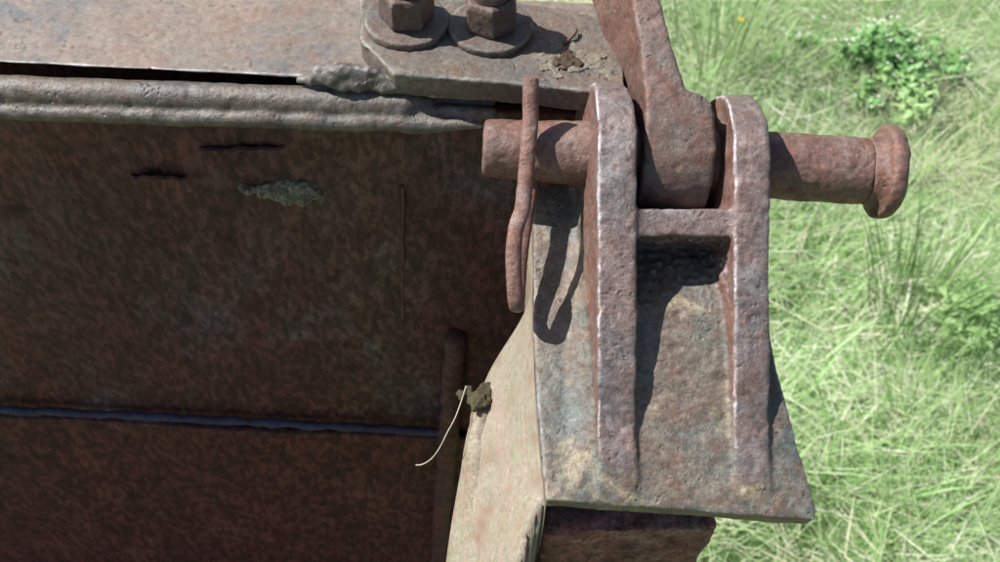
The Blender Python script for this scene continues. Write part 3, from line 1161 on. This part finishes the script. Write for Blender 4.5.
def tuft(name, label, px, py, n, hgt, spread, dry, lean0, group=None):
    c = hit_z(px, py, 0.0)
    x = nrg.normal(c.x, spread, n)
    y = nrg.normal(c.y, spread, n)
    az = np.arctan2(y - c.y, x - c.x) + nrg.normal(0, 0.5, n)
    o = blades(name, x, y, np.zeros(n), nrg.uniform(0.6, 1.15, n) * hgt, nrg.uniform(0.003, 0.0055, n), az, np.abs(nrg.normal(lean0, 0.15, n)),
               nrg.normal(0.5, 0.25, n), nrg.uniform(0, 0.3, n) + dry, nrg.uniform(0, 1, n) * 0.7, M['stalk'])
    return tag(o, label, 'grass tuft', group)


tuft('grass_tuft', 'upright dark green grass tuft out in the pale matted grass', 905, 330, 170, 0.40, 0.05, 0.0, 0.15)
tuft('grass_tuft', 'tall thin stalks standing in the grass behind the link shank', 715, 90, 90, 0.50, 0.06, 0.1, 0.12)
tuft('grass_tuft', 'bent tuft of bleached straw lying near the pin head', 815, 372, 130, 0.28, 0.05, 0.8, 1.0)


def weed(px, py, rad):
    c = hit_z(px, py, 0.0)
    root = empty('flowering_weed', 'bright green leafy weed with small white flowers', 'plant')
    root.location = c
    lx, ly, lz, la, ll, fl = [], [], [], [], [], []
    sb = bmesh.new()
    for s in range(95):
        a_ = rnd.uniform(0, 6.283)
        r_ = rad * rnd.random() ** 0.6 * (1 + 0.35 * math.sin(3 * a_ + 1))
        hgt = rnd.uniform(0.07, 0.20) * (1.2 - 0.6 * r_ / rad)
        b0 = Vector((0.5 * r_ * math.cos(a_), 0.36 * r_ * math.sin(a_), 0))
        tp = Vector((r_ * math.cos(a_) * 1.15, r_ * math.sin(a_) * 0.85, hgt))
        md = b0.lerp(tp, 0.5) + Vector((0, 0, hgt * 0.12))
        path = [Vector(p) for p in spline([tuple(b0), tuple(md), tuple(tp)], 5)]
        tube(sb, path, 0.0022, 5, round_end=False)
        for q in path[2:]:
            for _ in range(3):
                lx.append(q.x + rnd.gauss(0, 0.006))
                ly.append(q.y + rnd.gauss(0, 0.006))
                lz.append(q.z + rnd.gauss(0, 0.006))
                la.append(rnd.uniform(0, 6.283))
                ll.append(rnd.uniform(0.018, 0.042))
        if rnd.random() < 0.85:
            for _ in range(rnd.randint(1, 3)):
                fl.append(tp + Vector((rnd.gauss(0, 0.012), rnd.gauss(0, 0.012), rnd.uniform(0.004, 0.02))))
    link('stems', mesh_of(sb), M['stalk'], root)
    n = len(lx)
    A = np.array
    o = blades('leaves', A(lx), A(ly), A(lz), A(ll), A(ll) * nrg.uniform(0.3, 0.5, n), A(la), np.abs(nrg.normal(0.9, 0.35, n)), nrg.normal(0.7, 0.3, n),
               nrg.uniform(0, 0.25, n), nrg.uniform(0, 1, n), M['weed'], root)
    o['kind'] = 'stuff'
    fb = bmesh.new()
    for p in fl:
        r_ = rnd.uniform(0.004, 0.007)
        cen = fb.verts.new(p + Vector((0, 0, -0.002)))
        for k in range(5):
            t0 = 1.2566 * k
            vs_ = [fb.verts.new(p + Vector((r_ * f * math.cos(t0 + d), r_ * f * math.sin(t0 + d), r_ * 0.25 * f))) for d, f in ((-0.4, 0.7), (0, 1.0), (0.4, 0.7))]
            fb.faces.new([cen] + vs_)
    o = link('flowers', mesh_of(fb), M['petal'], root)
    o['kind'] = 'stuff'


weed(868, 84, 0.25)


def yellow_flower(px, py):
    c = hit_z(px, py, 0.22)
    root = empty('yellow_flower', 'tiny yellow flower head on a thin stalk in the grass', 'flower')
    root.location = (c.x, c.y, 0)
    b_ = bmesh.new()
    tube(b_, [Vector((0, 0, 0)), Vector((0.004, 0, 0.11)), Vector((0, 0, 0.22))], 0.0016, 6)
    link('stem', mesh_of(b_), M['stalk'], root)
    b_ = bmesh.new()
    for k in range(14):
        t0 = 6.2832 * k / 14
        u_ = Vector((math.cos(t0), math.sin(t0), 0))
        w_ = Vector((-u_.y, u_.x, 0))
        p = Vector((0, 0, 0.221))
        q = [p, p + u_ * 0.008 - w_ * 0.002, p + u_ * 0.012 + Vector((0, 0, 0.002)), p + u_ * 0.008 + w_ * 0.002]
        b_.faces.new([b_.verts.new(v) for v in q])
    link('petals', mesh_of(b_), M['yellow'], root)


yellow_flower(741, 20)
